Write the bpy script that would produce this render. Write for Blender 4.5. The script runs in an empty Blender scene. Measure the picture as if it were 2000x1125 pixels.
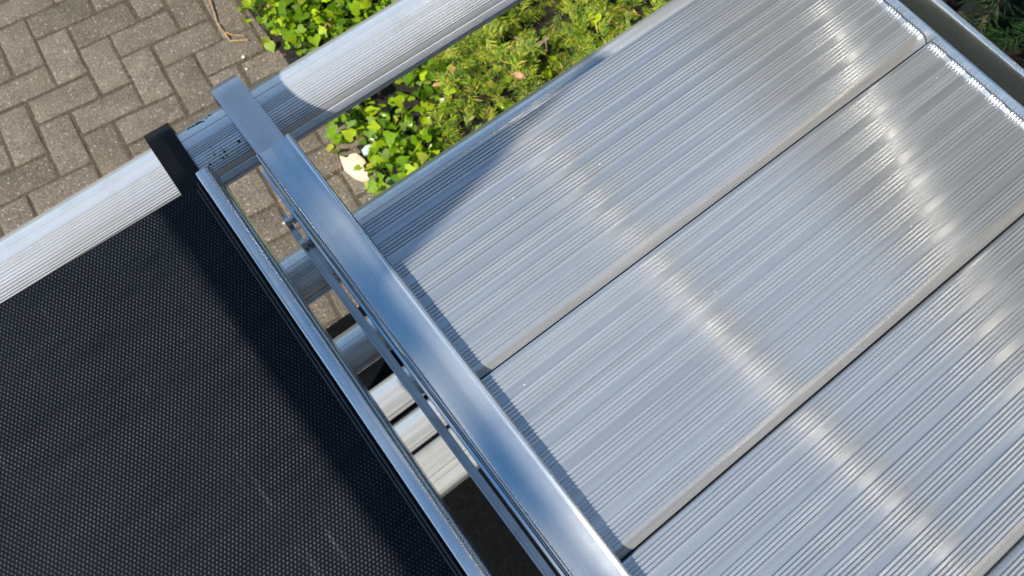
import bpy, bmesh, math, random
from mathutils import Vector, Matrix
random.seed(7)
S = bpy.context.scene
COL = S.collection
PI = math.pi
DZ = 1.28                      # deck level above the paving
# ------------------------------------------------------------------ camera
RX = (0.7902125, -0.57546493, 0.21072333)
RY = (-0.61279753, -0.74568197, 0.26160577)
RZ = (0.00658764, -0.33585489, -0.9418907)
cam = bpy.data.cameras.new('camera')
cam.sensor_width = 36.0
cam.lens = 25.92
cam.clip_start = 0.01
cam.clip_end = 500
cam.dof.use_dof = True
cam.dof.focus_distance = 0.78
cam.dof.aperture_fstop = 9.5
camo = bpy.data.objects.new('camera', cam)
COL.objects.link(camo)
camo.matrix_world = Matrix(((RX[0], -RX[1], -RX[2], 0), (RY[0], -RY[1], -RY[2], 0),
                            (RZ[0], -RZ[1], -RZ[2], 2.0), (0, 0, 0, 1)))
S.camera = camo
# ------------------------------------------------------------------ light
TX, TY = 0.83, 0.20            # sunlight travels (TX, TY, -1)
sd = Vector((-TX, -TY, 1)).normalized()
elev = math.asin(sd.z)
sun = bpy.data.lights.new('sun', 'SUN')
sun.energy = 5.0
sun.angle = math.radians(0.5)
sun.color = (1.0, 0.92, 0.81)
suno = bpy.data.objects.new('sun', sun)
COL.objects.link(suno)
suno.rotation_euler = sd.to_track_quat('Z', 'Y').to_euler()
suno.location = (-4, -1, 6)
W = bpy.data.worlds.new('World')
S.world = W
W.use_nodes = True
wn, wl = W.node_tree.nodes, W.node_tree.links
bg = wn['Background']
sky = wn.new('ShaderNodeTexSky')
sky.sky_type = 'NISHITA'
sky.sun_disc = False
sky.sun_elevation = elev
sky.sun_rotation = math.atan2(sd.x, sd.y)
sky.air_density = 1.0
sky.dust_density = 0.1
sky.ozone_density = 3.5
# thin clouds over the sky
tc = wn.new('ShaderNodeTexCoord')
nz = wn.new('ShaderNodeTexNoise')
nz.inputs['Scale'].default_value = 3.1
nz.inputs['Detail'].default_value = 4
nz.inputs['Roughness'].default_value = 0.5
wl.new(tc.outputs['Generated'], nz.inputs['Vector'])
sx = wn.new('ShaderNodeSeparateXYZ')
wl.new(tc.outputs['Generated'], sx.inputs[0])
def wmath(op, a, b=None):
    m = wn.new('ShaderNodeMath')
    m.operation = op
    for i, v in enumerate((a, b)):
        if v is None: continue
        if hasattr(v, 'is_linked'): wl.new(v, m.inputs[i])
        else: m.inputs[i].default_value = v
    return m.outputs[0]
# rows of small clouds, broken up by noise
row = wmath('DIVIDE', sx.outputs[1], wmath('MAXIMUM', sx.outputs[2], 0.15))
row = wmath('ADD', row, wmath('MULTIPLY', wmath('SUBTRACT', nz.outputs['Fac'], 0.5), 0.22))
row = wmath('COSINE', wmath('MULTIPLY', wmath('SUBTRACT', row, 0.50), 2 * PI / 0.28))
cl_ = wmath('ADD', wmath('MULTIPLY', row, 0.16), nz.outputs['Fac'])
rmp = wn.new('ShaderNodeValToRGB')
rmp.color_ramp.elements[0].position = 0.49
rmp.color_ramp.elements[0].color = (0, 0, 0, 1)
rmp.color_ramp.elements[1].position = 0.70
rmp.color_ramp.elements[1].color = (0.8, 0.8, 0.8, 1)
wl.new(cl_, rmp.inputs['Fac'])
mx = wn.new('ShaderNodeMixRGB')
mx.inputs['Color2'].default_value = (5.6, 5.8, 6.1, 1)
wl.new(rmp.outputs['Color'], mx.inputs['Fac'])
hs = wn.new('ShaderNodeHueSaturation')
hs.inputs['Saturation'].default_value = 1.27
hs.inputs['Hue'].default_value = 0.488
wl.new(sky.outputs['Color'], hs.inputs['Color'])
wl.new(hs.outputs['Color'], mx.inputs['Color1'])
wl.new(mx.outputs['Color'], bg.inputs['Color'])
bg.inputs['Strength'].default_value = 0.118
S.view_settings.view_transform = 'Standard'
S.view_settings.look = 'None'
S.view_settings.exposure = 0.46
S.view_settings.gamma = 1.0
S.cycles.max_bounces = 8
S.cycles.sample_clamp_indirect = 8.0
S.cycles.sample_clamp_direct = 5.0

# ------------------------------------------------------------------ node helpers
def new_mat(name):
    m = bpy.data.materials.new(name)
    m.use_nodes = True
    n = m.node_tree.nodes
    return m, n, m.node_tree.links, n['Principled BSDF']

def noise(n, l, vec, scale, detail=3, rough=0.55):
    t = n.new('ShaderNodeTexNoise')
    t.inputs['Scale'].default_value = scale
    t.inputs['Detail'].default_value = detail
    t.inputs['Roughness'].default_value = rough
    if vec is not None: l.new(vec, t.inputs['Vector'])
    return t.outputs['Fac']

def mapping(n, l, scale=(1, 1, 1), rot=(0, 0, 0)):
    c = n.new('ShaderNodeTexCoord')
    m = n.new('ShaderNodeMapping')
    m.inputs['Scale'].default_value = scale
    m.inputs['Rotation'].default_value = rot
    l.new(c.outputs['Object'], m.inputs['Vector'])
    return m.outputs['Vector']

def ramp(n, l, fac, stops):
    r = n.new('ShaderNodeValToRGB')
    e = r.color_ramp.elements
    while len(e) < len(stops): e.new(0.5)
    for k, (p, c) in enumerate(stops):
        e[k].position = p
        e[k].color = (c[0], c[1], c[2], 1) if isinstance(c, tuple) else (c, c, c, 1)
    l.new(fac, r.inputs['Fac'])
    return r.outputs['Color']

def mixc(n, l, fac, a, b, mode='MIX'):
    m = n.new('ShaderNodeMixRGB')
    m.blend_type = mode
    for s, v in (('Fac', fac), ('Color1', a), ('Color2', b)):
        if hasattr(v, 'is_linked'): l.new(v, m.inputs[s])
        elif isinstance(v, tuple): m.inputs[s].default_value = (v[0], v[1], v[2], 1)
        else: m.inputs[s].default_value = v
    return m.outputs['Color']

def math_(n, l, op, a, b=None):
    m = n.new('ShaderNodeMath')
    m.operation = op
    for i, v in enumerate((a, b)):
        if v is None: continue
        if hasattr(v, 'is_linked'): l.new(v, m.inputs[i])
        else: m.inputs[i].default_value = v
    return m.outputs[0]

def bump(n, l, h, strength, dist, bsdf):
    b = n.new('ShaderNodeBump')
    b.inputs['Strength'].default_value = strength
    b.inputs['Distance'].default_value = dist
    l.new(h, b.inputs['Height'])
    l.new(b.outputs['Normal'], bsdf.inputs['Normal'])

def alu(name, col, metallic, rough, along='x', aniso=0.5, specks=False, streak=0.10, grime=0.0):
    """extruded aluminium: die lines run along one axis, reflections spread across it"""
    m, n, l, p = new_mat(name)
    sc = {'x': (1.5, 160, 160), 'y': (160, 1.5, 160)}[along]
    v = mapping(n, l, sc)
    s1 = noise(n, l, v, 1.3, 2, 0.6)
    v2 = mapping(n, l, {'x': (6, 40, 40), 'y': (40, 6, 40)}[along])
    s2 = noise(n, l, v2, 1.0, 4, 0.6)
    v3 = mapping(n, l)
    s3 = noise(n, l, v3, 24, 5, 0.65)
    k = tuple(c * (1 - streak * 1.6) for c in col)
    h = tuple(min(1, c * (1 + streak)) for c in col)
    c = ramp(n, l, s1, [(0.3, k), (0.7, h)])
    c = mixc(n, l, ramp(n, l, s2, [(0.45, 0.0), (0.7, 0.35)]), c, tuple(x * 0.86 for x in col))
    if grime:
        c = mixc(n, l, ramp(n, l, s3, [(0.5, 0.0), (0.72, grime)]), c, (0.16, 0.135, 0.10))
    if specks:
        vo = n.new('ShaderNodeTexVoronoi')
        vo.inputs['Scale'].default_value = 60
        l.new(v3, vo.inputs['Vector'])
        d = ramp(n, l, vo.outputs['Distance'], [(0.030, 1.0), (0.045, 0.0)])
        sel = n.new('ShaderNodeSeparateColor')
        l.new(vo.outputs['Color'], sel.inputs[0])
        on = math_(n, l, 'GREATER_THAN', sel.outputs[0], 0.84)
        f = mixc(n, l, 1.0, d, on, 'MULTIPLY')
        c = mixc(n, l, f, c, (0.95, 0.95, 0.93))
        met = math_(n, l, 'SUBTRACT', metallic, math_(n, l, 'MULTIPLY', f, metallic))
        l.new(met, p.inputs['Metallic'])
    else:
        p.inputs['Metallic'].default_value = metallic
    l.new(c, p.inputs['Base Color'])
    r = ramp(n, l, s3, [(0.3, rough * 0.82), (0.75, rough * 1.25)])
    l.new(r, p.inputs['Roughness'])
    p.inputs['Anisotropic'].default_value = aniso
    t = n.new('ShaderNodeCombineXYZ')
    tv = (0, 1, 0) if along == 'x' else (1, 0, 0)
    for i in range(3): t.inputs[i].default_value = tv[i]
    l.new(t.outputs[0], p.inputs['Tangent'])
    return m

M = {}
M['plank'] = alu('plank_aluminium', (0.48, 0.515, 0.555), 0.68, 0.18, 'x', 0.90, specks=True, streak=0.10)
M['worn'] = alu('worn_rib_aluminium', (0.56, 0.595, 0.635), 0.66, 0.17, 'x', 0.88, specks=True, streak=0.10)
M['lip'] = alu('lip_aluminium', (0.58, 0.58, 0.575), 0.66, 0.24, 'x', 0.6, specks=True, streak=0.08, grime=0.12)
M['tube'] = alu('tube_aluminium', (0.72, 0.745, 0.775), 0.60, 0.24, 'x', 0.5, streak=0.05, grime=0.14)
M['rail'] = alu('rail_aluminium', (0.72, 0.745, 0.77), 0.86, 0.18, 'y', 0.7, streak=0.06)
M['mirror_rail'] = alu('polished_rail_aluminium', (0.66, 0.69, 0.72), 0.97, 0.16, 'y', 0.5, streak=0.04)
M['edge'] = alu('edge_aluminium', (0.72, 0.745, 0.775), 0.88, 0.23, 'y', 0.4, streak=0.05, grime=0.12)
M['cast'] = alu('cast_aluminium', (0.58, 0.61, 0.64), 0.78, 0.33, 'y', 0.1, streak=0.05, grime=0.15)
M['beam'] = alu('beam_aluminium', (0.50, 0.53, 0.54), 0.45, 0.40, 'x', 0.2, streak=0.08, grime=0.3)
M['strip'] = alu('dull_strip_aluminium', (0.42, 0.45, 0.48), 0.75, 0.30, 'y', 0.3, streak=0.1, grime=0.4)
M['bright'] = alu('pale_brushed_tube', (0.97, 0.87, 0.73), 0.80, 0.42, 'x', 0.9, streak=0.02)

def simple(name, col, rough, metallic=0.0, nsc=60, var=0.25, bmp=0.0):
    m, n, l, p = new_mat(name)
    v = mapping(n, l)
    f = noise(n, l, v, nsc, 5, 0.6)
    c = ramp(n, l, f, [(0.3, tuple(x * (1 - var) for x in col)), (0.72, tuple(min(1, x * (1 + var)) for x in col))])
    l.new(c, p.inputs['Base Color'])
    p.inputs['Roughness'].default_value = rough
    p.inputs['Metallic'].default_value = metallic
    if bmp: bump(n, l, f, bmp, 0.002, p)
    return m

M['black'] = simple('black_paint', (0.003, 0.0035, 0.004), 0.30, 0, 90, 0.3, 0.05)
M['black'].node_tree.nodes['Principled BSDF'].inputs['Specular IOR Level'].default_value = 0.22
M['zinc'] = simple('zinc_steel', (0.45, 0.50, 0.54), 0.28, 0.9, 200, 0.15)
M['ground_shade'] = simple('near_black_shade', (0.0034, 0.0040, 0.0048), 0.8, 0, 120, 0.6, 0.6)  # near-black colour holds the ground shade under the decks
M['ground_shade'].node_tree.nodes['Principled BSDF'].inputs['Specular IOR Level'].default_value = 0.06
M['wood'] = simple('weathered_wood', (0.12, 0.10, 0.08), 0.8, 0, 20, 0.3)
M['steel_dark'] = simple('dark_steel', (0.05, 0.05, 0.055), 0.6, 0.2, 40, 0.2)
M['stone'] = simple('pale_sandstone', (0.66, 0.56, 0.42), 0.85, 0, 45, 0.14, 0.5)
M['pebble'] = simple('pale_quartz', (0.62, 0.57, 0.50), 0.6, 0, 80, 0.2)
M['twig'] = simple('dry_bark', (0.20, 0.15, 0.10), 0.9, 0, 60, 0.4, 0.4)
M['straw'] = simple('dry_litter', (0.36, 0.24, 0.12), 0.85, 0, 60, 0.35)
M['deadleaf'] = simple('dead_leaf_brown', (0.42, 0.24, 0.13), 0.7, 0, 60, 0.35)
M['paper'] = simple('pale_paper', (0.55, 0.66, 0.74), 0.6, 0, 90, 0.2)
M['slab'] = simple('brown_slate', (0.16, 0.13, 0.095), 0.85, 0, 50, 0.3, 0.6)

# black anti-slip film: hexagonal raised dots
def film():
    m, n, l, p = new_mat('antislip_film')
    c = n.new('ShaderNodeTexCoord')
    sx = n.new('ShaderNodeSeparateXYZ')
    l.new(c.outputs['Object'], sx.inputs[0])
    a = 0.0041
    w = None
    for k in range(3):
        ang = PI / 2 + k * PI / 3
        kk = 4 * PI / (math.sqrt(3) * a)
        q = math_(n, l, 'ADD', math_(n, l, 'MULTIPLY', sx.outputs[0], kk * math.cos(ang)),
                  math_(n, l, 'MULTIPLY', sx.outputs[1], kk * math.sin(ang)))
        q = math_(n, l, 'COSINE', q)
        w = q if w is None else math_(n, l, 'ADD', w, q)
    # -1.5 .. 3
    h = math_(n, l, 'DIVIDE', math_(n, l, 'ADD', w, 1.5), 4.5)
    v = mapping(n, l)
    wear = noise(n, l, mapping(n, l, (7, 42, 1)), 1.0, 6, 0.72)
    big = noise(n, l, v, 9, 3, 0.5)
    fine = noise(n, l, v, 170, 3, 0.7)
    dots = ramp(n, l, h, [(0.5, 0.0), (0.85, 1.0)])
    amt = ramp(n, l, math_(n, l, 'ADD', math_(n, l, 'MULTIPLY', fine, 0.35), math_(n, l, 'MULTIPLY', wear, 0.7)),
               [(0.40, 0.10), (0.72, 1.0)])
    f = mixc(n, l, 1.0, dots, amt, 'MULTIPLY')
    base = ramp(n, l, big, [(0.3, (0.0032, 0.0052, 0.0092)), (0.7, (0.0064, 0.0090, 0.0138))])
    col = mixc(n, l, f, base, (0.105, 0.108, 0.118))
    # pale scuffs
    sc = noise(n, l, mapping(n, l, (70, 7, 1), (0, 0, 0.6)), 1.0, 6, 0.75)
    scf = mixc(n, l, 1.0, ramp(n, l, sc, [(0.61, 0.0), (0.74, 0.75)]), ramp(n, l, h, [(0.2, 0.25), (0.7, 1.0)]), 'MULTIPLY')
    col = mixc(n, l, scf, col, (0.16, 0.16, 0.165))
    l.new(col, p.inputs['Base Color'])
    p.inputs['Roughness'].default_value = 0.46
    p.inputs['Specular IOR Level'].default_value = 0.09
    bump(n, l, h, 0.9, 0.0010, p)
    return m
M['film'] = film()

def paver_mat():
    m, n, l, p = new_mat('paver_concrete')
    g = n.new('ShaderNodeNewGeometry')
    v = mapping(n, l)
    tone = ramp(n, l, g.outputs['Random Per Island'], [(0.0, (0.118, 0.098, 0.073)), (0.5, (0.150, 0.125, 0.094)), (1.0, (0.182, 0.155, 0.120))])
    a = noise(n, l, v, 170, 5, 0.75)
    b = noise(n, l, v, 14, 5, 0.6)
    c = mixc(n, l, 0.75, tone, ramp(n, l, a, [(0.30, 0.15), (0.50, 0.95), (0.72, 2.4)]), 'MULTIPLY')
    c = mixc(n, l, 0.6, c, ramp(n, l, b, [(0.3, 0.62), (0.7, 1.3)]), 'MULTIPLY')
    for sc, r0, thr, col in ((190, 0.24, 0.80, (0.46, 0.39, 0.29)), (120, 0.20, 0.84, (0.62, 0.55, 0.44)), (75, 0.13, 0.90, (0.70, 0.62, 0.50)), (90, 0.22, 0.84, (0.06, 0.05, 0.045))):
        vo = n.new('ShaderNodeTexVoronoi')
        vo.inputs['Scale'].default_value = sc
        l.new(v, vo.inputs['Vector'])
        s = n.new('ShaderNodeSeparateColor')
        l.new(vo.outputs['Color'], s.inputs[0])
        f = mixc(n, l, 1.0, ramp(n, l, vo.outputs['Distance'], [(r0 * 0.6, 1.0), (r0 * 1.6, 0.0)]), math_(n, l, 'GREATER_THAN', s.outputs[0], thr), 'MULTIPLY')
        c = mixc(n, l, f, c, col)
    # moss and rust stains
    st = noise(n, l, v, 5, 5, 0.65)
    c = mixc(n, l, ramp(n, l, st, [(0.58, 0.0), (0.72, 0.4)]), c, (0.17, 0.13, 0.055))
    l.new(c, p.inputs['Base Color'])
    p.inputs['Roughness'].default_value = 0.85
    bump(n, l, a, 0.9, 0.005, p)
    return m
M['paver'] = paver_mat()

def soil_mat(name, c0, c1, sc=60):
    m, n, l, p = new_mat(name)
    v = mapping(n, l)
    a = noise(n, l, v, sc, 6, 0.7)
    b = noise(n, l, v, sc * 4, 3, 0.7)
    c = ramp(n, l, a, [(0.35, c0), (0.7, c1)])
    c = mixc(n, l, ramp(n, l, b, [(0.6, 0.0), (0.75, 0.5)]), c, tuple(min(1, x * 2.2) for x in c1))
    l.new(c, p.inputs['Base Color'])
    p.inputs['Roughness'].default_value = 0.95
    bump(n, l, a, 0.9, 0.02, p)
    return m
M['soil'] = soil_mat('bed_soil', (0.006, 0.005, 0.004), (0.038, 0.028, 0.020))
M['sand'] = soil_mat('joint_sand', (0.070, 0.054, 0.034), (0.155, 0.122, 0.080), 80)

def leaf_mat(name, stops, rough=0.4, trans=0.35):
    m, n, l, p = new_mat(name)
    g = n.new('ShaderNodeNewGeometry')
    v = mapping(n, l)
    c = ramp(n, l, g.outputs['Random Per Island'], stops)
    f = noise(n, l, v, 90, 3, 0.6)
    c = mixc(n, l, 0.6, c, ramp(n, l, f, [(0.3, 0.75), (0.7, 1.2)]), 'MULTIPLY')
    l.new(c, p.inputs['Base Color'])
    p.inputs['Roughness'].default_value = rough
    p.inputs['Specular IOR Level'].default_value = 0.4
    tr = n.new('ShaderNodeBsdfTranslucent')
    l.new(c, tr.inputs['Color'])
    ms = n.new('ShaderNodeMixShader')
    ms.inputs[0].default_value = trans
    l.new(p.outputs[0], ms.inputs[1])
    l.new(tr.outputs[0], ms.inputs[2])
    l.new(ms.outputs[0], n['Material Output'].inputs['Surface'])
    return m
M['ivy'] = leaf_mat('ivy_leaf', [(0.0, (0.06, 0.15, 0.008)), (0.30, (0.20, 0.36, 0.010)), (0.70, (0.44, 0.58, 0.018)), (0.94, (0.16, 0.28, 0.07)), (1.0, (0.50, 0.44, 0.04))], 0.24)
M['juniper'] = leaf_mat('juniper_sprays', [(0.0, (0.05, 0.13, 0.02)), (0.45, (0.19, 0.33, 0.025)), (0.85, (0.44, 0.48, 0.035)), (0.96, (0.64, 0.48, 0.07)), (1.0, (0.50, 0.26, 0.10))], 0.55, 0.3)
M['conifer'] = leaf_mat('dark_conifer_needles', [(0.0, (0.008, 0.03, 0.009)), (0.6, (0.015, 0.05, 0.012)), (1.0, (0.03, 0.08, 0.018))], 0.6, 0.15)

# ------------------------------------------------------------------ mesh helpers
def tag(o, label=None, cat=None, group=None, kind=None):
    if label: o['label'] = label
    if cat: o['category'] = cat
    if group: o['group'] = group
    if kind: o['kind'] = kind
    return o

def link(name, me, m, parent=None, loc=(0, 0, 0), rz=0.0):
    o = bpy.data.objects.new(name, me)
    if m: me.materials.append(M[m] if isinstance(m, str) else m)
    COL.objects.link(o)
    o.location = loc
    o.rotation_euler = (0, 0, rz)
    if parent: o.parent = parent
    return o

def empty(name, loc=(0, 0, 0), rz=0.0):
    o = bpy.data.objects.new(name, None)
    COL.objects.link(o)
    o.location = loc
    o.rotation_euler = (0, 0, rz)
    o.empty_display_size = 0.1
    return o

def mesh_of(bm, name, sharp=28):
    bmesh.ops.recalc_face_normals(bm, faces=bm.faces)
    me = bpy.data.meshes.new(name)
    bm.to_mesh(me)
    bm.free()
    if sharp is not None:
        me.polygons.foreach_set('use_smooth', [True] * len(me.polygons))
        me.set_sharp_from_angle(angle=math.radians(sharp))
    return me

def extrude(bm, prof, axis, a0, a1, cuts=1):
    """closed profile of (u, z); axis 'x' -> u is y, axis 'y' -> u is x"""
    rings = []
    for k in range(cuts + 1):
        a = a0 + (a1 - a0) * k / cuts
        rings.append([bm.verts.new((a, u, z) if axis == 'x' else (u, a, z)) for u, z in prof])
    nn = len(prof)
    for r0, r1 in zip(rings, rings[1:]):
        for i in range(nn):
            j = (i + 1) % nn
            bm.faces.new((r0[i], r0[j], r1[j], r1[i]))
    bm.faces.new(rings[0])
    bm.faces.new(rings[-1])

def box(bm, x0, x1, y0, y1, z0, z1, bev=0.0):
    vs = [bm.verts.new((x, y, z)) for x in (x0, x1) for y in (y0, y1) for z in (z0, z1)]
    fs = []
    for f in ((0, 1, 3, 2), (4, 6, 7, 5), (0, 4, 5, 1), (2, 3, 7, 6), (0, 2, 6, 4), (1, 5, 7, 3)):
        fs.append(bm.faces.new([vs[i] for i in f]))
    if bev:
        es = {e for f in fs for e in f.edges}
        bmesh.ops.bevel(bm, geom=list(es), offset=bev, segments=2, affect='EDGES', profile=0.6)

def tube(bm, p0, p1, r0, r1=None, seg=16, caps=True):
    r1 = r0 if r1 is None else r1
    p0, p1 = Vector(p0), Vector(p1)
    d = (p1 - p0).normalized()
    u = d.orthogonal().normalized()
    w = d.cross(u)
    rg = []
    for p, r in ((p0, r0), (p1, r1)):
        rg.append([bm.verts.new(p + (u * math.cos(2 * PI * i / seg) + w * math.sin(2 * PI * i / seg)) * r) for i in range(seg)])
    for i in range(seg):
        j = (i + 1) % seg
        bm.faces.new((rg[0][i], rg[0][j], rg[1][j], rg[1][i]))
    if caps:
        bm.faces.new(rg[0]); bm.faces.new(rg[1])

# ------------------------------------------------------------------ ground
bm = bmesh.new()
bmesh.ops.create_grid(bm, x_segments=2, y_segments=2, size=80)
tag(link('ground', mesh_of(bm, 'ground', None), 'soil', loc=(0, 0, -0.03)), 'dark earth of the planting bed and beyond', None, None, 'structure')

bm = bmesh.new()
gx, gy = 60, 60
def bed_h(x, y):
    return 0.018 + 0.012 * math.sin(x * 9 + 1.3) * math.cos(y * 11) + 0.01 * math.sin(x * 23 + y * 17)
vs = {}
for i in range(gx + 1):
    for j in range(gy + 1):
        x = 0.30 + 3.0 * i / gx
        y = -1.6 + 5.6 * j / gy
        x0 = x
        if i == 0: x0 = 0.40 + 0.05 * math.sin(y * 7) + random.uniform(-0.015, 0.015)
        z = bed_h(x, y) if i else -0.02
        if y < 0.9: z -= 0.05
        vs[i, j] = bm.verts.new((max(x0, 0.33), y, z))
for i in range(gx):
    for j in range(gy):
        bm.faces.new((vs[i, j], vs[i + 1, j], vs[i + 1, j + 1], vs[i, j + 1]))
tag(link('soil', mesh_of(bm, 'soil', 60), 'soil'), 'dark crumbly soil of the planting bed', None, None, 'structure')

# herringbone pavers
TH = math.atan2(0.11, 0.994)
U = 0.1045
e1 = Vector((math.cos(TH), -math.sin(TH)))
e2 = Vector((math.sin(TH), math.cos(TH)))
org = e1 * (-0.390) + e2 * 1.825
bm = bmesh.new()
rnd = random.Random(3)
def paver(u0, v0, du, dv):
    g = 0.0030
    u1, v1 = u0 + du, v0 + dv
    c = org + e1 * (u0 + du / 2) + e2 * (v0 + dv / 2)
    lim = 0.46 + 0.06 * math.sin(c.y * 6)
    if c.y < 0.9: lim = 1.0
    if not (-5 < c.x < lim and -3.5 < c.y < 6.0): return
    dz = rnd.uniform(-0.0018, 0.0018)
    tx, ty = rnd.uniform(-0.012, 0.012), rnd.uniform(-0.012, 0.012)
    ju, jv = rnd.uniform(-0.0012, 0.0012), rnd.uniform(-0.0012, 0.0012)
    b = 0.008
    loops = []
    for inset, z in ((g, -0.03), (g, -0.0045), (g + b * 0.35, -0.0012), (g + b, 0.0)):
        lp = []
        n_ = 5
        pts = []
        cs = [(u0 + inset, v0 + inset), (u1 - inset, v0 + inset), (u1 - inset, v1 - inset), (u0 + inset, v1 - inset)]
        for q in range(4):
            (ua, va), (ub, vb) = cs[q], cs[(q + 1) % 4]
            for t in range(n_):
                k = t / n_
                pts.append((ua + (ub - ua) * k, va + (vb - va) * k))
        for (uu, vv) in pts:
            wob = 0.0013 * math.sin(uu * 310 + vv * 170 + dz * 9000) + 0.0009 * math.sin(uu * 911 - vv * 733)
            p = org + e1 * (uu + ju + wob) + e2 * (vv + jv + wob)
            zz = z + dz + (uu - u0 - du / 2) * tx + (vv - v0 - dv / 2) * ty
            lp.append(bm.verts.new((p.x, p.y, zz)))
        loops.append(lp)
    nn = len(loops[0])
    for A, B in zip(loops, loops[1:]):
        for i in range(nn):
            j = (i + 1) % nn
            bm.faces.new((A[i], A[j], B[j], B[i]))
    bm.faces.new(loops[-1])
for i in range(-48, 34):
    for j in range(-56, 44):
        s = (i + j + 2) % 4
        if s == 0: paver(i * U, j * U, 2 * U, U)
        elif s == 2: paver(i * U, j * U, U, 2 * U)
tag(link('paving', mesh_of(bm, 'paving', 50), 'paver'), 'brown grey concrete block paving laid in herringbone', None, None, 'structure')
bm = bmesh.new()
box(bm, -5.2, 0.62, -3.6, 6.2, -0.028, -0.0020)
tag(link('joint_sand', mesh_of(bm, 'joint_sand', None), 'sand'), 'brown sand in the paving joints', None, None, 'structure')

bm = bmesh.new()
box(bm, -0.9, 1.3, -1.6, 0.775, 0.004, 0.012, 0.002)  # dark sheet stands in for the shade of the decks on the ground
tag(link('shade_sheet', mesh_of(bm, 'shade_sheet'), 'ground_shade'), 'near-black sheet painting the shade of the decks on the paving below the gap', 'shade sheet')

# ------------------------------------------------------------------ ladder frame with ribbed rungs
def rung_profile(r):
    pts = []
    cen = math.radians(90 + 36.2)          # angle from +y towards +z of the face towards -y / up
    N = 1400
    for k in range(N):
        a = 2 * PI * k / N
        ph = math.degrees((a - cen + PI) % (2 * PI) - PI)   # 0 = facing the viewer side, + = towards -y/down
        f = -ph                                            # + towards the top
        rr = r
        def ribs(f0, pitch, amp):
            t = ((f - f0) / pitch) % 1.0
            return amp * (0.5 - 0.5 * math.cos(2 * PI * t)) ** 0.4
        if 27 < f < 44: rr = r - 0.0007
        elif 10 < f <= 27: rr = r - 0.0018 + ribs(10, 4.25, 0.0021)
        elif -14 < f <= 10: rr = r - 0.0006 + ribs(10, 4.8, 0.0006)
        elif -27 < f <= -14: rr = r - 0.0018 + ribs(-14, 4.33, 0.0021)
        elif -38 < f <= -27: rr = r - 0.0006
        elif -41 < f <= -38: rr = r - 0.0022
        elif -60 < f <= -41: rr = r - 0.0013 + ribs(-41, 3.8, 0.0016)
        pts.append((rr * math.cos(a), rr * math.sin(a)))
    return pts
fr = tag(empty('ladder_frame', (0.26, 0.45, 0)), 'aluminium ladder frame with thick ribbed tubular rungs, the top one under both deck hooks', 'scaffold frame')
def rung(y, z, r=0.040, xl=-0.42, xr=0.95):
    bm = bmesh.new()
    extrude(bm, rung_profile(r), 'x', xl, xr, 1)
    o = link('rung', mesh_of(bm, 'rung', 20), 'tube', fr)
    o.location = Vector((0, y, DZ + z)) - fr.location
    return o
RUNGS = [(0.562, -0.048), (0.490, -0.31), (0.460, -0.636), (0.408, -0.89), (0.365, -1.12)]
for y, z in RUNGS: rung(y, z)
for x in (-0.42, 0.95):
    bm = bmesh.new()
    tube(bm, (x - fr.location.x, 0.575 - 0.45, DZ + 0.03), (x - fr.location.x, 0.342 - 0.45, 0.012), 0.042, seg=32)
    link('stile', mesh_of(bm, 'stile'), 'tube', fr)

def on_rung(px, py):
    c = Vector((px - 1000, py - 562.5, 1440.0))
    d = Vector((Vector(RX).dot(c), Vector(RY).dot(c), Vector(RZ).dot(c))).normalized()
    oy, oz = 0.0 - 0.562, 2.0 - (DZ - 0.048)
    A = d.y ** 2 + d.z ** 2; B = 2 * (oy * d.y + oz * d.z); Cc = oy * oy + oz * oz - 0.0396 ** 2
    D = B * B - 4 * A * Cc
    if D < 0: return None
    t = (-B - math.sqrt(D)) / (2 * A)
    p = Vector((0, 0, 2.0)) + d * t
    return p, Vector((0, p.y - 0.562, p.z - (DZ - 0.048))).normalized()
r0 = [c for c in fr.children if c.name == 'rung'][0]
rs = random.Random(21)
spots = [(438, 296, 2.2), (419, 301, 2.2), (409, 321, 2.0), (467, 276, 3.0), (430, 302, 1.2), (436, 309, 1.5), (443, 303, 1.3), (444, 292, 1.0), (434, 290, 1.0), (412, 288, 1.0),
         (388, 241, 3.2), (384, 244, 3.2), (378, 247, 2.4), (393, 239, 2.2), (372, 250, 2.0), (398, 238, 1.6), (409, 226, 2.0), (413, 225, 1.4), (368, 253, 1.6), (404, 232, 1.2)]
for px, py, rr in spots:
    h = on_rung(px, py)
    if not h: continue
    p, nrm = h
    bm = bmesh.new()
    u = Vector((1, 0, 0)); w = nrm.cross(u)
    ring = []
    for k in range(9):
        q = rr * 0.00048 * rs.uniform(0.6, 1.4)
        ring.append(p + nrm * 0.0007 + (u * math.cos(k * 0.698) * 1.3 + w * math.sin(k * 0.698)) * q)
    top = [bm.verts.new(v + nrm * 0.0003) for v in ring]
    bot = [bm.verts.new(v - nrm * 0.0018) for v in ring]
    bm.faces.new(top); bm.faces.new(bot[::-1])
    for k in range(9):
        j = (k + 1) % 9
        bm.faces.new((top[k], bot[k], bot[j], top[j]))
    me = mesh_of(bm, 'paint_speck', 40)
    me.transform(Matrix.Translation(-(r0.location + fr.location)))
    link('paint_speck', me, 'black', r0)

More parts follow.
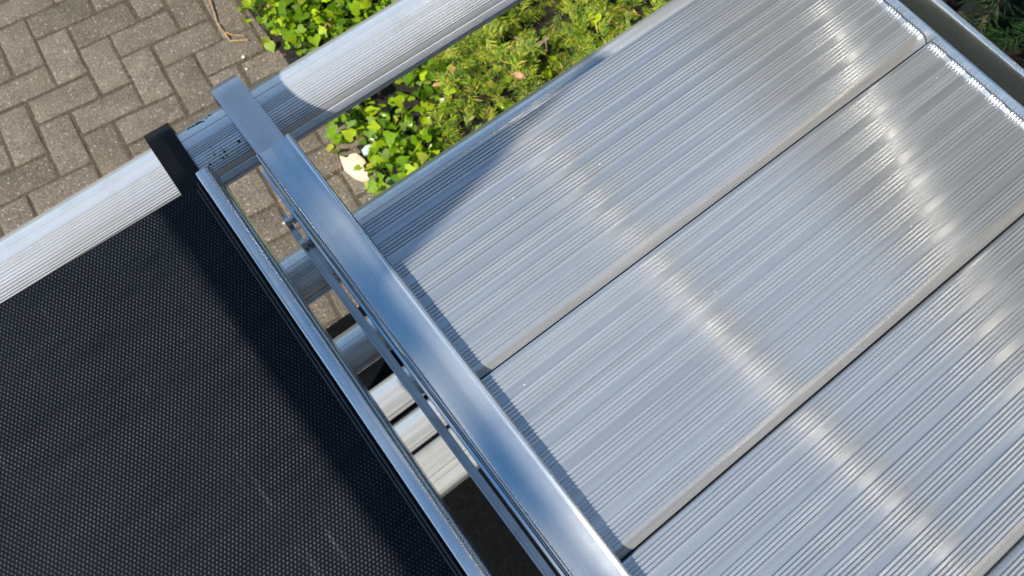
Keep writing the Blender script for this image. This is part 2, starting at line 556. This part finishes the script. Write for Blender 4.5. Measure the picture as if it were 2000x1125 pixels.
# base beam on the ground
bm = bmesh.new()
pr = [(0.206, 0.02), (0.206, 0.085)] + [(0.206 + 0.022 * (1 - math.cos(math.radians(a))), 0.085 + 0.015 * math.sin(math.radians(a))) for a in range(15, 91, 15)]
pr += [(0.240, 0.100), (0.242, 0.086), (0.256, 0.086), (0.258, 0.100), (0.270, 0.100), (0.2715, 0.097), (0.2745, 0.097), (0.276, 0.100), (0.290, 0.100), (0.2915, 0.097), (0.2945, 0.097), (0.296, 0.100), (0.310, 0.100)]
pr += [(0.310 + 0.019 * math.sin(math.radians(a)), 0.085 + 0.015 * math.cos(math.radians(a))) for a in range(15, 91, 15)] + [(0.329, 0.02)]
extrude(bm, [(y, z - 0.012 + 0.004) for y, z in pr], 'x', -0.40, 0.93, 1)
tag(link('base_beam', mesh_of(bm, 'base_beam', 30), 'beam'), 'pale grooved aluminium beam lowest in the gap, on the black shade sheet', 'beam')

# ------------------------------------------------------------------ black deck
BR = math.radians(1.05)
bd = tag(empty('scaffold_deck', (-0.030, 0.503, DZ), -BR), 'black textured anti-slip scaffold deck with a thin silver edge strip and a black hook', 'scaffold deck', 'scaffold decks side by side')
L0 = -0.58
bm = bmesh.new()
box(bm, L0, -0.0026, -2.0, 0.0, -0.012, 0.0, 0.0008)
link('deck_panel', mesh_of(bm, 'deck_panel'), 'film', bd)
bm = bmesh.new()
def arc(cx, cz, r, a0, a1, n_):
    return [(cx + r * math.cos(math.radians(a0 + (a1 - a0) * k / n_)), cz + r * math.sin(math.radians(a0 + (a1 - a0) * k / n_))) for k in range(n_ + 1)]
# rounded silver strip with a low inner lip
pr = [(-0.0022, 0.0015), (-0.0020, 0.0080)] + arc(0.0010, 0.0085, 0.0030, 175, 95, 6) + [(0.003, 0.0117), (0.0055, 0.0116)] + arc(0.0070, 0.0020, 0.0095, 85, 15, 12) + [(0.0168, 0.000), (0.0168, -0.060), (0.012, -0.060), (0.012, -0.0135), (-0.0022, -0.0135)]
extrude(bm, pr, 'y', -2.0, 0.006, 1)
link('edge_strip', mesh_of(bm, 'edge_strip', 35), 'edge', bd)
for xx, zz, ye in ((-0.0062, 0.0045, -0.001), (-0.0098, 0.0022, -0.007)):
    bm = bmesh.new()
    extrude(bm, [(xx - 0.0012, 0.0004), (xx - 0.0010, zz), (xx + 0.0010, zz), (xx + 0.0012, 0.0004)], 'y', -2.0, ye, 1)
    link('inner_lip', mesh_of(bm, 'inner_lip', 30), 'steel_dark', bd)
bm = bmesh.new()
extrude(bm, [(L0 - 0.016, -0.06), (L0 - 0.016, 0.008), (L0 - 0.001, 0.008), (L0 - 0.001, -0.06)], 'y', -2.0, 0.006, 1)
link('edge_strip', mesh_of(bm, 'edge_strip2', 35), 'edge', bd)

def hook_mesh(x0, x1, path, th, name):
    """flat bar swept along a (y, z) centre line of its top face; thickness th below"""
    bm = bmesh.new()
    top, bot = [], []
    for k, (y, z) in enumerate(path):
        a = Vector(path[max(0, k - 1)]); b = Vector(path[min(len(path) - 1, k + 1)])
        d = (b - a).normalized()
        nrm = Vector((-d.y, d.x))
        top.append((y, z)); bot.append((y - nrm.x * th, z - nrm.y * th))
    extrude2 = top + bot[::-1]
    n_ = len(top)
    A = [[bm.verts.new((x, y, z)) for y, z in top] for x in (x0, x1)]
    B = [[bm.verts.new((x, y, z)) for y, z in bot] for x in (x0, x1)]
    for k in range(n_ - 1):
        bm.faces.new((A[0][k], A[0][k + 1], A[1][k + 1], A[1][k]))
        bm.faces.new((B[0][k], B[1][k], B[1][k + 1], B[0][k + 1]))
        bm.faces.new((A[0][k], B[0][k], B[0][k + 1], A[0][k + 1]))
        bm.faces.new((A[1][k], A[1][k + 1], B[1][k + 1], B[1][k]))
    bm.faces.new((A[0][0], A[1][0], B[1][0], B[0][0]))
    bm.faces.new((A[0][-1], B[0][-1], B[1][-1], A[1][-1]))
    es = [e for e in bm.edges if abs(e.verts[0].co.x - e.verts[1].co.x) < 1e-6 and len(e.link_faces) == 2 and e.calc_face_angle(0) > 0.8]
    bmesh.ops.bevel(bm, geom=es, offset=0.0011, segments=2, affect='EDGES')
    return mesh_of(bm, name, 40)
def hook_path(y0, ys, r, zt, drop):
    p = [(y0, zt), (y0 + (ys - y0) * .5, zt), (ys, zt)]
    for k in range(1, 13):
        a = math.radians(90 - 90 * k / 12)
        p.append((ys + r * math.cos(a), zt - r + r * math.sin(a)))
    p.append((ys + r, zt - r - drop))
    return p
o = link('hook', hook_mesh(-0.0565, -0.0265, hook_path(0.44, 0.578, 0.034, -0.0005, 0.03), 0.006, 'hook_black'), 'black', bd)
o.matrix_parent_inverse = Matrix.Identity(4)
o.data.transform(Matrix.Translation((0.030 - 0.0, -0.503, -0.0010)))

# ------------------------------------------------------------------ aluminium deck
ad = tag(empty('scaffold_deck', (0.41, -0.3, DZ)), 'silver ribbed aluminium plank scaffold deck held between two smooth side rails', 'scaffold deck', 'scaffold decks side by side')
OFF = Vector((0.41, -0.3, 0))
def aput(name, bm, m, sharp=28, parent=None):
    me = mesh_of(bm, name, sharp)
    me.transform(Matrix.Translation(-OFF))
    return link(name, me, m, parent or ad)

PW, GAP = 0.2155, 0.0018
X0, X1 = 0.060, 0.742
def plank_profile(ytop):
    """from the +y edge down to the rounded lip; (y, z)"""
    p = []
    w = PW - GAP
    p.append((0.0, -0.034))
    p.append((0.0, -0.004)); p.append((-0.001, -0.001)); p.append((-0.0025, 0.0))
    d = 0.0045
    per, pitch = 0.0292, 0.0040
    for g in range(7):
        b0 = 0.0045 + g * per
        for k in range(5):
            b = b0 + k * pitch
            p += [(-b, 0.0002), (-(b + 0.0001), -0.0018), (-(b + 0.0010), -0.0018), (-(b + 0.00112), 0.0010), (-(b + 0.0013), 0.0013),
                  (-(b + 0.0017), 0.0013), (-(b + 0.0020), 0.0007), (-(b + 0.0027), 0.00062), (-(b + 0.0034), 0.00060), (-(b + 0.0038), 0.0005), (-(b + 0.0039), 0.0002)]
        e = b0 + 5 * pitch
        if g < 6: p += [(-(e + 0.0003), 0.0), (-(b0 + per - 0.0004), 0.0)]
    e = 0.0045 + 6 * per + 5 * pitch
    p += [(-e, 0.0002), (-(e + 0.0003), -0.0012), (-(e + 0.0009), -0.0012), (-(e + 0.0012), 0.0003)]
    r0 = e + 0.0012
    L = w - r0
    for k in range(1, 11):
        t = k / 10
        p.append((-(r0 + L * t), 0.0003 - 0.0070 * t ** 2.2))
    p.append((-w, -0.034))
    return [(ytop + y, z) for y, z in p]
for k in range(5):
    bm = bmesh.new()
    extrude(bm, plank_profile(0.3585 - k * PW), 'x', X0, X1, 1)
    po = aput('plank', bm, 'plank', 22)
    po.data.materials.append(M['worn'])
    po.data.materials.append(M['lip'])
    for f in po.data.polygons:
        t = 0.3585 - k * PW - (f.center.y + OFF.y)
        if t > 0.0045 + 6 * 0.0292 + 0.0208: f.material_index = 2
        elif (t - 0.0045) % 0.0292 < 0.0202 and t > 0.0045: f.material_index = 1

# near side rail
def rail_profile(x0, x1, flip=False):
    w = x1 - x0
    q = [(0.0, -0.024), (-0.0042, -0.024), (-0.0046, -0.0215), (-0.0040, -0.0195), (-0.0015, -0.0190), (0.0, -0.017), (0.0, 0.0125), (0.0008, 0.0145), (0.0019, 0.0148), (0.0029, 0.0140), (0.0034, 0.0125)]
    n_ = 12
    for k in range(n_ + 1):
        t = k / n_
        q.append((0.0042 + (w - 0.0105) * t, 0.0122 - 0.0007 * math.sin(PI * t) ** 1.2 + 0.0004 * t))
    q += [(w - 0.0056, 0.0142)] + [(w - 0.0031 + 0.0028 * math.cos(math.radians(a)), 0.0146 + 0.0022 * math.sin(math.radians(a))) for a in range(160, -1, -20)]
    q += [(w, 0.0125), (w, -0.058), (w - 0.010, -0.058), (w - 0.010, -0.054), (w - 0.004, -0.054), (w - 0.004, 0.004), (0.004, 0.004), (0.004, -0.024)]
    if flip: return [(x1 - x, z) for x, z in q]
    return [(x0 + x, z) for x, z in q]
bm = bmesh.new()
extrude(bm, rail_profile(0.0310, 0.0758), 'y', -1.6, 0.4865, 1)
aput('side_rail', bm, 'rail', 32)
# far side rail
bm = bmesh.new()
pr = [(0.7440, -0.05), (0.7440, 0.0082), (0.7445, 0.0098), (0.7458, 0.0105), (0.7472, 0.0098), (0.7478, 0.0088), (0.7492, 0.0076), (0.7515, 0.0070), (0.7650, 0.0067), (0.7800, 0.0070),
      (0.7832, 0.0078), (0.7838, 0.0090), (0.7842, 0.0108), (0.7862, 0.0116), (0.7882, 0.0108), (0.7886, 0.009), (0.7886, -0.05), (0.780, -0.05), (0.780, 0.003), (0.752, 0.003), (0.752, -0.05)]
extrude(bm, pr, 'y', -1.6, 0.4865, 1)
aput('side_rail', bm, 'mirror_rail', 32)
# silver hook
me = hook_mesh(0.0345, 0.0700, hook_path(0.44, 0.584, 0.042, -0.0015, 0.034), 0.0085, 'hook_silver')
me.transform(Matrix.Translation(-OFF))
link('hook', me, 'cast', ad)
# clamp strip hanging left below the rail, with its bolts
bm = bmesh.new()
zs = -0.040
pr_y = [(0.0205, 0.428), (0.0225, 0.424), (0.0245, 0.412), (0.0245, -1.6), (0.0140, -1.6), (0.0140, 0.398), (0.0160, 0.412)]
k = 0.76 / 0.72
def slab(bm, pts, z0, z1):
    a = [bm.verts.new((x, y, z0)) for x, y in pts]
    b = [bm.verts.new((x, y, z1)) for x, y in pts]
    n_ = len(pts)
    for i in range(n_):
        j = (i + 1) % n_
        bm.faces.new((a[i], a[j], b[j], b[i]))
    bm.faces.new(a); bm.faces.new(b)
slab(bm, [(0.0205, 0.443), (0.0215, 0.438), (0.0215, 0.36), (0.0236, 0.345), (0.0236, -1.6), (0.0140, -1.6), (0.0140, 0.412), (0.0185, 0.437)], zs - 0.004, zs)
box(bm, 0.0141, 0.0160, -1.6, 0.405, zs, zs + 0.004)
slab(bm, [(0.0215, 0.398), (0.0275, 0.398), (0.0275, 0.350), (0.0255, 0.345), (0.0235, 0.345), (0.0215, 0.350)], zs - 0.004, zs - 0.0005)
cs = aput('clamp_strip', bm, 'strip', 30)
for yb in (0.425, 0.392):
    bm = bmesh.new()
    tube(bm, (0.0155, yb, zs + 0.004), (0.031, yb, zs + 0.004), 0.0032, seg=14)
    tube(bm, (0.0150, yb, zs + 0.004), (0.0205, yb, zs + 0.004), 0.0062, seg=6)
    tube(bm, (0.0225, yb, zs + 0.004), (0.0270, yb, zs + 0.004), 0.0058, seg=6)
    aput('bolt', bm, 'zinc', 20, cs)
    cs.children[-1].matrix_parent_inverse = Matrix.Identity(4)
bm = bmesh.new()
v_ = [(0.4850, -0.012), (0.4850, -0.030), (0.470, -0.050), (0.440, -0.060), (0.37, -0.060), (0.37, -0.040), (0.435, -0.014)]
a = [bm.verts.new((0.0290, y, z)) for y, z in v_]; b = [bm.verts.new((0.0305, y, z)) for y, z in v_]
for i in range(len(v_)):
    j = (i + 1) % len(v_); bm.faces.new((a[i], a[j], b[j], b[i]))
bm.faces.new(a); bm.faces.new(b)
aput('hook_plate', bm, 'edge', 30)

# ------------------------------------------------------------------ planting
def ivy_leaf(bm, loc, rot, s):
    # five-lobed leaf folded along its midrib
    half = [(0.0, -0.05), (0.24, -0.20), (0.50, -0.06), (0.50, 0.16), (0.47, 0.34), (0.24, 0.52), (0.0, 0.92)]
    cup = random.uniform(0.10, 0.55)
    mid = [Vector((0, y, 0.06 * math.sin(PI * max(0, min(1, y))) - 0.10 * y * y)) for y in (-0.05, 0.15, 0.40, 0.85)]
    mv = [bm.verts.new(loc + rot @ (v * s)) for v in mid]
    for sg in (1, -1):
        hv = [bm.verts.new(loc + rot @ (Vector((sg * x, y, cup * x * (1.3 - x) * 1.2 - 0.12 * y * abs(y) + random.uniform(-.03, .03))) * s)) for x, y in half[1:-1]]
        bm.faces.new((mv[0], hv[0], hv[1], hv[2], mv[1]) if sg > 0 else (mv[1], hv[2], hv[1], hv[0], mv[0]))
        bm.faces.new((mv[1], hv[2], hv[3], hv[4], mv[2]) if sg > 0 else (mv[2], hv[4], hv[3], hv[2], mv[1]))
        bm.faces.new((mv[2], hv[4], mv[3]) if sg > 0 else (mv[3], hv[4], mv[2]))

def bed_edge(y):
    return 0.315 + 0.05 * math.sin(y * 5.0) + 0.03 * math.sin(y * 13 + 1)
bm = bmesh.new()
rnd = random.Random(11)
random.seed(11)
cnt = 0
while cnt < 3300:
    x, y = rnd.uniform(0.25, 1.6), rnd.uniform(0.92, 2.7)
    e = bed_edge(y)
    if x < e: continue
    if x < e + 0.06 and rnd.random() < 0.35: continue
    if (x - 0.305) ** 2 + (y - 1.15) ** 2 < 0.062 ** 2: continue
    # clearings with bare soil
    cl = math.sin(x * 11 + 2.0) * math.sin(y * 8.0 + 0.6) + 0.5 * math.sin(x * 23 + y * 19)
    if cl < -0.7 and rnd.random() < 0.85: continue
    # ivy gives way to juniper to the right
    if x > 0.62 + 0.20 * (y - 1.15) * 1.8 + 0.06 * math.sin(y * 17) and rnd.random() < 0.93: continue
    s = rnd.uniform(0.021, 0.045)
    z = 0.012 + rnd.random() ** 1.5 * 0.12
    tilt = rnd.gauss(0.1, 0.62)
    rot = Matrix.Rotation(rnd.uniform(0, 2 * PI), 3, 'Z') @ Matrix.Rotation(tilt, 3, 'X') @ Matrix.Rotation(rnd.gauss(0, 0.55), 3, 'Y')
    ivy_leaf(bm, Vector((x, y, z)), rot, s)
    if rnd.random() < 0.3:
        tip = Vector((x, y, z))
        base = Vector((x + rnd.uniform(-.03, .03), y + rnd.uniform(-.03, .03), 0.0))
        tube(bm, base, tip, 0.0012, 0.0009, seg=4, caps=False)
    cnt += 1
tag(link('ivy', mesh_of(bm, 'ivy', 60), 'ivy'), 'bright green ivy ground cover creeping over the edge of the paving', 'ivy', None, 'stuff')

def spray(bm, loc, rot, s, n_=9, wid=0.10):
    """flat feathery conifer spray: a stem and pointed side leaflets"""
    def pt(x, y, z): return bm.verts.new(loc + rot @ (Vector((x, y, z)) * s))
    a, b, c = pt(-0.018, 0, 0), pt(0.018, 0, 0), pt(0, 1.0, -0.10)
    bm.faces.new((a, b, c))
    for k in range(n_):
        t = 0.08 + 0.86 * k / n_
        for sg in (1, -1):
            ln = (0.42 * (1 - t * 0.75)) * random.uniform(0.7, 1.2)
            an = math.radians(random.uniform(32, 58))
            dx, dy = sg * math.sin(an) * ln, math.cos(an) * ln
            z0 = -0.10 * t * t
            zz = random.uniform(-0.07, 0.10)
            p0 = (0, t, z0); p1 = (dx * 0.5 - dy * 0.5 * wid * 1.6 * sg, t + dy * 0.5 + abs(dx) * 0.5 * wid * 1.6, z0 + zz * .6)
            p2 = (dx, t + dy, z0 + zz); p3 = (dx * 0.5 + dy * 0.5 * wid * 1.6 * sg, t + dy * 0.5 - abs(dx) * 0.5 * wid * 1.6, z0 + zz * .5)
            bm.faces.new([pt(*p) for p in (p0, p1, p2, p3)])
bm = bmesh.new()
rnd = random.Random(5); random.seed(5)
cnt = 0
while cnt < 5200:
    x, y = rnd.uniform(0.55, 2.3), rnd.uniform(0.75, 2.2)
    if x < 0.60 + 0.36 * (y - 1.15) + 0.10 * math.sin(y * 17) * 0.8: continue
    cl = math.sin(x * 9 + 1.0) * math.sin(y * 10 + 2.6) + 0.5 * math.sin(x * 21 - y * 15)
    hh = 0.06 + 0.06 * (x - 0.6) + 0.085 * max(-0.6, cl)
    if cl < -1.0 and rnd.random() < 0.7: continue
    z = max(0.02, hh + rnd.uniform(-0.05, 0.05))
    rot = Matrix.Rotation(rnd.uniform(0, 2 * PI), 3, 'Z') @ Matrix.Rotation(rnd.gauss(0.35, 0.4), 3, 'X') @ Matrix.Rotation(rnd.gauss(0, 0.5), 3, 'Y')
    spray(bm, Vector((x, y, z)), rot, rnd.uniform(0.05, 0.095))
    cnt += 1
tag(link('juniper', mesh_of(bm, 'juniper', None), 'juniper'), 'yellow green feathery juniper ground cover beside the ivy', 'juniper', None, 'stuff')

# dark conifer past the far rail
cf = tag(empty('conifer_shrub', (2.1, 0.35, 0)), 'dark green conifer shrub in shade past the far rail at the top right corner', 'shrub')
bm = bmesh.new()
rnd = random.Random(9); random.seed(9)
for k in range(3200):
    if k < 2200:      # unseen canopy added to shade the sprays below
        x, y, z = rnd.uniform(1.12, 2.3), rnd.uniform(-0.5, 0.6), rnd.uniform(1.45, 2.0)
    else:
        x, y, z = rnd.uniform(1.50, 2.6), rnd.uniform(-0.5, 1.0), rnd.uniform(0.1, 1.2)
        if x - 1.1 < (1.2 - z) * 0.5: continue
        if rnd.random() < 0.25: continue
    rot = Matrix.Rotation(rnd.uniform(0.2, 2.6), 3, 'Z') @ Matrix.Rotation(rnd.gauss(0.1, 0.5), 3, 'X')
    spray(bm, Vector((x, y, z)), rot, rnd.uniform(0.10, 0.20) * (1.5 if k < 2200 else 1.0), 13, 0.11 if k < 2200 else 0.05)
bm2 = bm
me = mesh_of(bm2, 'foliage', None); me.transform(Matrix.Translation((-2.1, -0.35, 0)))
link('foliage', me, 'conifer', cf)
bm = bmesh.new()
tube(bm, (0, 0, 0), (0, 0, 1.9), 0.05, 0.02, 12)
for k in range(14):
    an = k * 2.4; z = 0.5 + 0.1 * k
    tube(bm, (0, 0, z), (0.6 * math.cos(an), 0.6 * math.sin(an), z + 0.15), 0.014, 0.004, 6)
link('trunk', mesh_of(bm, 'trunk'), 'twig', cf)

# ------------------------------------------------------------------ small things on the ground
def lump(name, outline, th, m, label, cat, loc, dome=0.3):
    bm = bmesh.new()
    n_ = len(outline)
    cx = sum(p[0] for p in outline) / n_; cy = sum(p[1] for p in outline) / n_
    lv = []
    for inset, z in ((0.0, 0.0), (0.0, th * 0.45), (0.12, th * 0.85), (0.45, th)):
        lv.append([bm.verts.new((x + (cx - x) * inset, y + (cy - y) * inset, z + (random.uniform(-.1, .1) * th if z else 0))) for x, y in outline])
    for A, B in zip(lv, lv[1:]):
        for i in range(n_):
            j = (i + 1) % n_
            bm.faces.new((A[i], A[j], B[j], B[i]))
    bm.faces.new(lv[-1])
    return tag(link(name, mesh_of(bm, name, 40), m, loc=loc), label, cat)
st = [(0.289, 1.209), (0.276, 1.165), (0.284, 1.125), (0.298, 1.100), (0.318, 1.090), (0.338, 1.112), (0.345, 1.150), (0.338, 1.186), (0.318, 1.196), (0.302, 1.192)]
random.seed(2)
lump('stone', [(x - 0.31, y - 1.15) for x, y in st], 0.028, 'stone', 'flat pale cream stone lying between the paving and the ivy', 'stone', (0.31, 1.15, 0.0))
lump('slate_piece', [(-0.055, 0.00), (-0.02, -0.045), (0.05, -0.055), (0.075, -0.01), (0.055, 0.04), (-0.01, 0.035)], 0.016, 'slab', 'broken brown slate piece beside the pale cream stone', 'slate', (0.335, 1.262, 0.0))

def pebble(x, y, s, label):
    bm = bmesh.new()
    bmesh.ops.create_icosphere(bm, subdivisions=2, radius=s)
    for v in bm.verts:
        v.co.x *= random.uniform(0.9, 1.25); v.co.z *= 0.55
    return tag(link('pebble', mesh_of(bm, 'pebble', 80), 'pebble', loc=(x, y, s * 0.45)), label, 'pebble', 'white pebbles on the paving')
import sys
PX = [((1.0, ), None)]
def at(px, py, z=0.0):
    c = Vector(((px - 1000), (py - 562.5), 1440.0))
    d = Vector((Vector(RX).dot(c), Vector(RY).dot(c), Vector(RZ).dot(c)))
    t = (z - 2.0) / d.z
    return d.x * t, d.y * t
x, y = at(476, 112); pebble(x, y, 0.0062, 'small white round pebble on the paving just below the ivy tip')
x, y = at(724, 357); pebble(x, y, 0.0060, 'small white round pebble beside the flat cream stone')
x, y = at(482, 135); pebble(x, y, 0.0042, 'tiny pale pebble in a paving joint above the silver hook')
x, y = at(572, 425); pebble(x + -0.03, y, 0.0045, 'tiny pale pebble on the paving seen through the gap between the decks')

def litter(name, pts, m, label, cat, r=0.003):
    bm = bmesh.new()
    P = [Vector((*at(px, py), z)) for px, py, z in pts]
    o = P[0].copy()
    for a, b in zip(P, P[1:]): tube(bm, a - o, b - o, r, r * 0.7, 6)
    return bm, o
def twig(name, chains, m, label, cat):
    bm = bmesh.new()
    o = Vector((*at(chains[0][0][0], chains[0][0][1]), 0))
    for ch in chains:
        r = ch[-1]
        P = [Vector((*at(px, py, z), z)) for px, py, z in ch[:-1]]
        for a, b in zip(P, P[1:]): tube(bm, a - o, b - o, r, r * 0.75, 6)
    return tag(link(name, mesh_of(bm, name, 60), m, loc=o), label, cat)
twig('dry_twig', [[(1025, 106, .13), (1050, 88, .15), (1072, 74, .155), 0.0075], [(1050, 88, .15), (1030, 82, .15), (1004, 73, .15), 0.004],
                  [(1030, 82, .15), (1010, 92, .14), 0.003], [(1066, 80, .155), (1068, 100, .13), 0.003], [(1040, 97, .14), (1012, 101, .13), (985, 92, .12), 0.003]],
     'twig', 'dry grey forked twig lying on the juniper', 'twig')
twig('grass_runner', [[(430, 40, .05), (426, 70, .02), 0.001], [(410, 0, .01), (425, 45, .008), (437, 62, .008), (455, 68, .008), 0.003], [(437, 62, .008), (450, 80, .008), (485, 78, .008), 0.003], [(455, 68, .008), (478, 70, .01), 0.002]],
     'straw', 'dry reddish brown root strands by the tip of the ivy', 'roots')
twig('ivy_stem', [[(628, 60, .09), (640, 45, .10), (655, 25, .11), (668, 5, .115), 0.0022], [(640, 45, .1), (647, 52, .1), 0.0015], [(655, 25, .11), (646, 22, .115), 0.0015]],
     'deadleaf', 'reddish ivy runner rising through the green leaves', 'stem')
def dead_leaf(px, py, z, s, rz, label):
    bm = bmesh.new()
    ring = [(0.0, -0.5), (0.25, -0.3), (0.33, 0.0), (0.2, 0.35), (0.0, 0.6), (-0.22, 0.33), (-0.33, 0.02), (-0.24, -0.3)]
    vv = [bm.verts.new((x * s, y * s, 0.25 * s * abs(x) * 2 + 0.004)) for x, y in ring]
    c = bm.verts.new((0, 0.02 * s, 0)); d = bm.verts.new((0, 0.3 * s, 0.002))
    for i in range(8): bm.faces.new((vv[i], vv[(i + 1) % 8], c))
    bm.verts.remove(d)
    x, y = at(px, py, z)
    return tag(link('dead_leaf', mesh_of(bm, 'dead_leaf', 60), 'deadleaf', loc=(x, y, z), rz=rz), label, 'leaf', 'dead leaves in the planting')
random.seed(4)
dead_leaf(1012, 152, 0.12, 0.045, 0.7, 'curled orange brown dead leaf on the juniper near the second tube')
dead_leaf(884, 138, 0.10, 0.030, 1.9, 'small pinkish brown dead leaf where ivy meets juniper')
dead_leaf(742, 253, 0.05, 0.030, 0.3, 'pinkish brown dead leaf low in the ivy beneath the ribbed tube')
dead_leaf(955, 218, 0.06, 0.034, 2.4, 'pale pink dead leaf in the ivy next to the deck edge')
dead_leaf(855, 168, 0.08, 0.030, 1.1, 'tan dead leaf on bare soil below the ribbed tube')
dead_leaf(521, 15, 0.09, 0.026, 0.2, 'small pale brown dead leaf among the top ivy leaves')
x, y = at(720, 298)
bm = bmesh.new()
slab(bm, [(-.02, -.01), (0.0, -.016), (.018, -.006), (.02, .008), (.002, .014), (-.016, .008)], 0.012, 0.020)
tag(link('paper_scrap', mesh_of(bm, 'paper_scrap', 30), 'paper', loc=(x, y, 0)), 'small pale blue scrap caught in the ivy above the cream stone', 'scrap')

# ------------------------------------------------------------------ added shadow casters, and the guard rail, out of view
gb = tag(empty('shadow_casters', (-1.1, 0, DZ)), 'unseen boards and plate added left of the black deck to cast shadows', 'shadow caster')
XE = -1.10
def sh(xs): return (xs - XE) / TX          # height on the plane x=XE that shades xs on the deck
bm = bmesh.new()
box(bm, 0, 0.025, -2.4, 0.27, sh(-0.088), sh(0.042))  # unseen board added to cast the soft band on the black deck
link('board', mesh_of(bm, 'board', None), 'wood', gb)
bm = bmesh.new()
kk = TY / TX
yb = 0.289 + kk * (XE - 0.094)
zt0 = sh(0.425); zt1 = sh(0.330)
pts = [(ys - TY * sh(xs), sh(xs)) for xs, ys in ((-0.06, 0.252), (0.094, 0.289), (0.415, 0.367), (0.346, 0.470), (0.0975, 0.483), (-0.06, 0.490))]  # added board, outlined by the shadow wedge it casts on the planks
a = [bm.verts.new((-0.002, y, z)) for y, z in pts]; b = [bm.verts.new((-0.027, y, z)) for y, z in pts]
for i in range(len(pts)):
    j = (i + 1) % len(pts); bm.faces.new((a[i], a[j], b[j], b[i]))
bm.faces.new(a); bm.faces.new(b)
link('wedge_caster', mesh_of(bm, 'wedge_caster', None), 'wood', gb)
bm = bmesh.new()                            # unseen plate added to shade the top rung, arm along the sunlight
zc = 0.29
sx0, sx1 = -0.040, 0.0975
box(bm, sx0 - TX * zc + 1.1, sx1 - TX * zc + 1.1, 0.47 - TY * zc, 0.66 - TY * zc, zc, zc + 0.004)
tube(bm, (0.03 - TX * zc + 1.1, 0.555 - TY * zc, zc), (0.03 - TX * 1.30 + 1.1, 0.555 - TY * 1.30, 1.30), 0.012, seg=10)
link('shade_plate', mesh_of(bm, 'shade_plate', None), 'steel_dark', gb)

gt = tag(empty('guard_rail', (0.90, 0, DZ)), 'pale guard rail tubes beyond the far side of the ribbed deck', 'guard rail')
for (y0, z0, y1, z1, r) in ((1.25, 1.635, -1.3, 1.11, 0.042), (0.30, 0.215, -1.3, 1.05, 0.026)):
    bm = bmesh.new()
    tube(bm, (0, y0, z0), (0, y1, z1), r, seg=32)
    link('tube', mesh_of(bm, 'tube'), 'bright', gt)
for y0 in (1.28, -1.34):
    bm = bmesh.new()
    tube(bm, (0.03, y0, -1.26), (0.03, y0, 1.75), 0.024, seg=24)
    link('post', mesh_of(bm, 'post'), 'bright', gt)

# ------------------------------------------------------------------ surroundings beside the view
bm = bmesh.new()
box(bm, -9, 9, -4.3, -4.0, -0.02, 6.0)
tag(link('house_wall', mesh_of(bm, 'house_wall', None), simple('beige_render', (0.40, 0.32, 0.23), 0.9, 0, 8, 0.12)), 'beige rendered house wall standing behind the scaffold', 'wall')
hg = tag(empty('tall_hedge', (4.3, 0.5, 0)), 'tall dark green hedge standing beyond the conifer shrub', 'hedge')
bm = bmesh.new()
random.seed(31); rnd = random.Random(31)
for k in range(5600):
    x, y, z = rnd.gauss(0, 0.30), rnd.uniform(-3.2, 6.0), rnd.uniform(0.0, 4.7)
    rot = Matrix.Rotation(rnd.uniform(0, 6.28), 3, 'Z') @ Matrix.Rotation(rnd.gauss(0.5, 0.6), 3, 'X')
    spray(bm, Vector((x, y, z)), rot, rnd.uniform(0.3, 0.6), 6, 0.16)
link('foliage', mesh_of(bm, 'hedge_foliage', None), 'conifer', hg)
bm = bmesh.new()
box(bm, -0.12, 0.12, -3.1, 5.9, 0.0, 4.6)  # solid core added so the hedge blocks the bright horizon
link('blocking_core', mesh_of(bm, 'blocking_core', None), simple('dark_blocking_core', (0.012, 0.016, 0.008), 0.95, 0, 30, 0.5), hg)

# loose straw and grit where the paving meets the ivy
bm = bmesh.new()
rnd = random.Random(77)
for k in range(150):
    y = rnd.uniform(0.95, 2.5)
    x = bed_edge(y) - abs(rnd.gauss(0, 0.09)) + 0.02
    a = rnd.uniform(0, PI); L = rnd.uniform(0.008, 0.035)
    p = Vector((x, y, rnd.uniform(0.002, 0.005))); q = p + Vector((math.cos(a) * L, math.sin(a) * L, rnd.uniform(0, 0.003)))
    tube(bm, p, q, rnd.uniform(0.0006, 0.0014), 0.0005, 5)
tag(link('plant_litter', mesh_of(bm, 'plant_litter', None), 'straw'), 'fine dry straw and plant litter along the edge of the paving', 'litter', None, 'stuff')
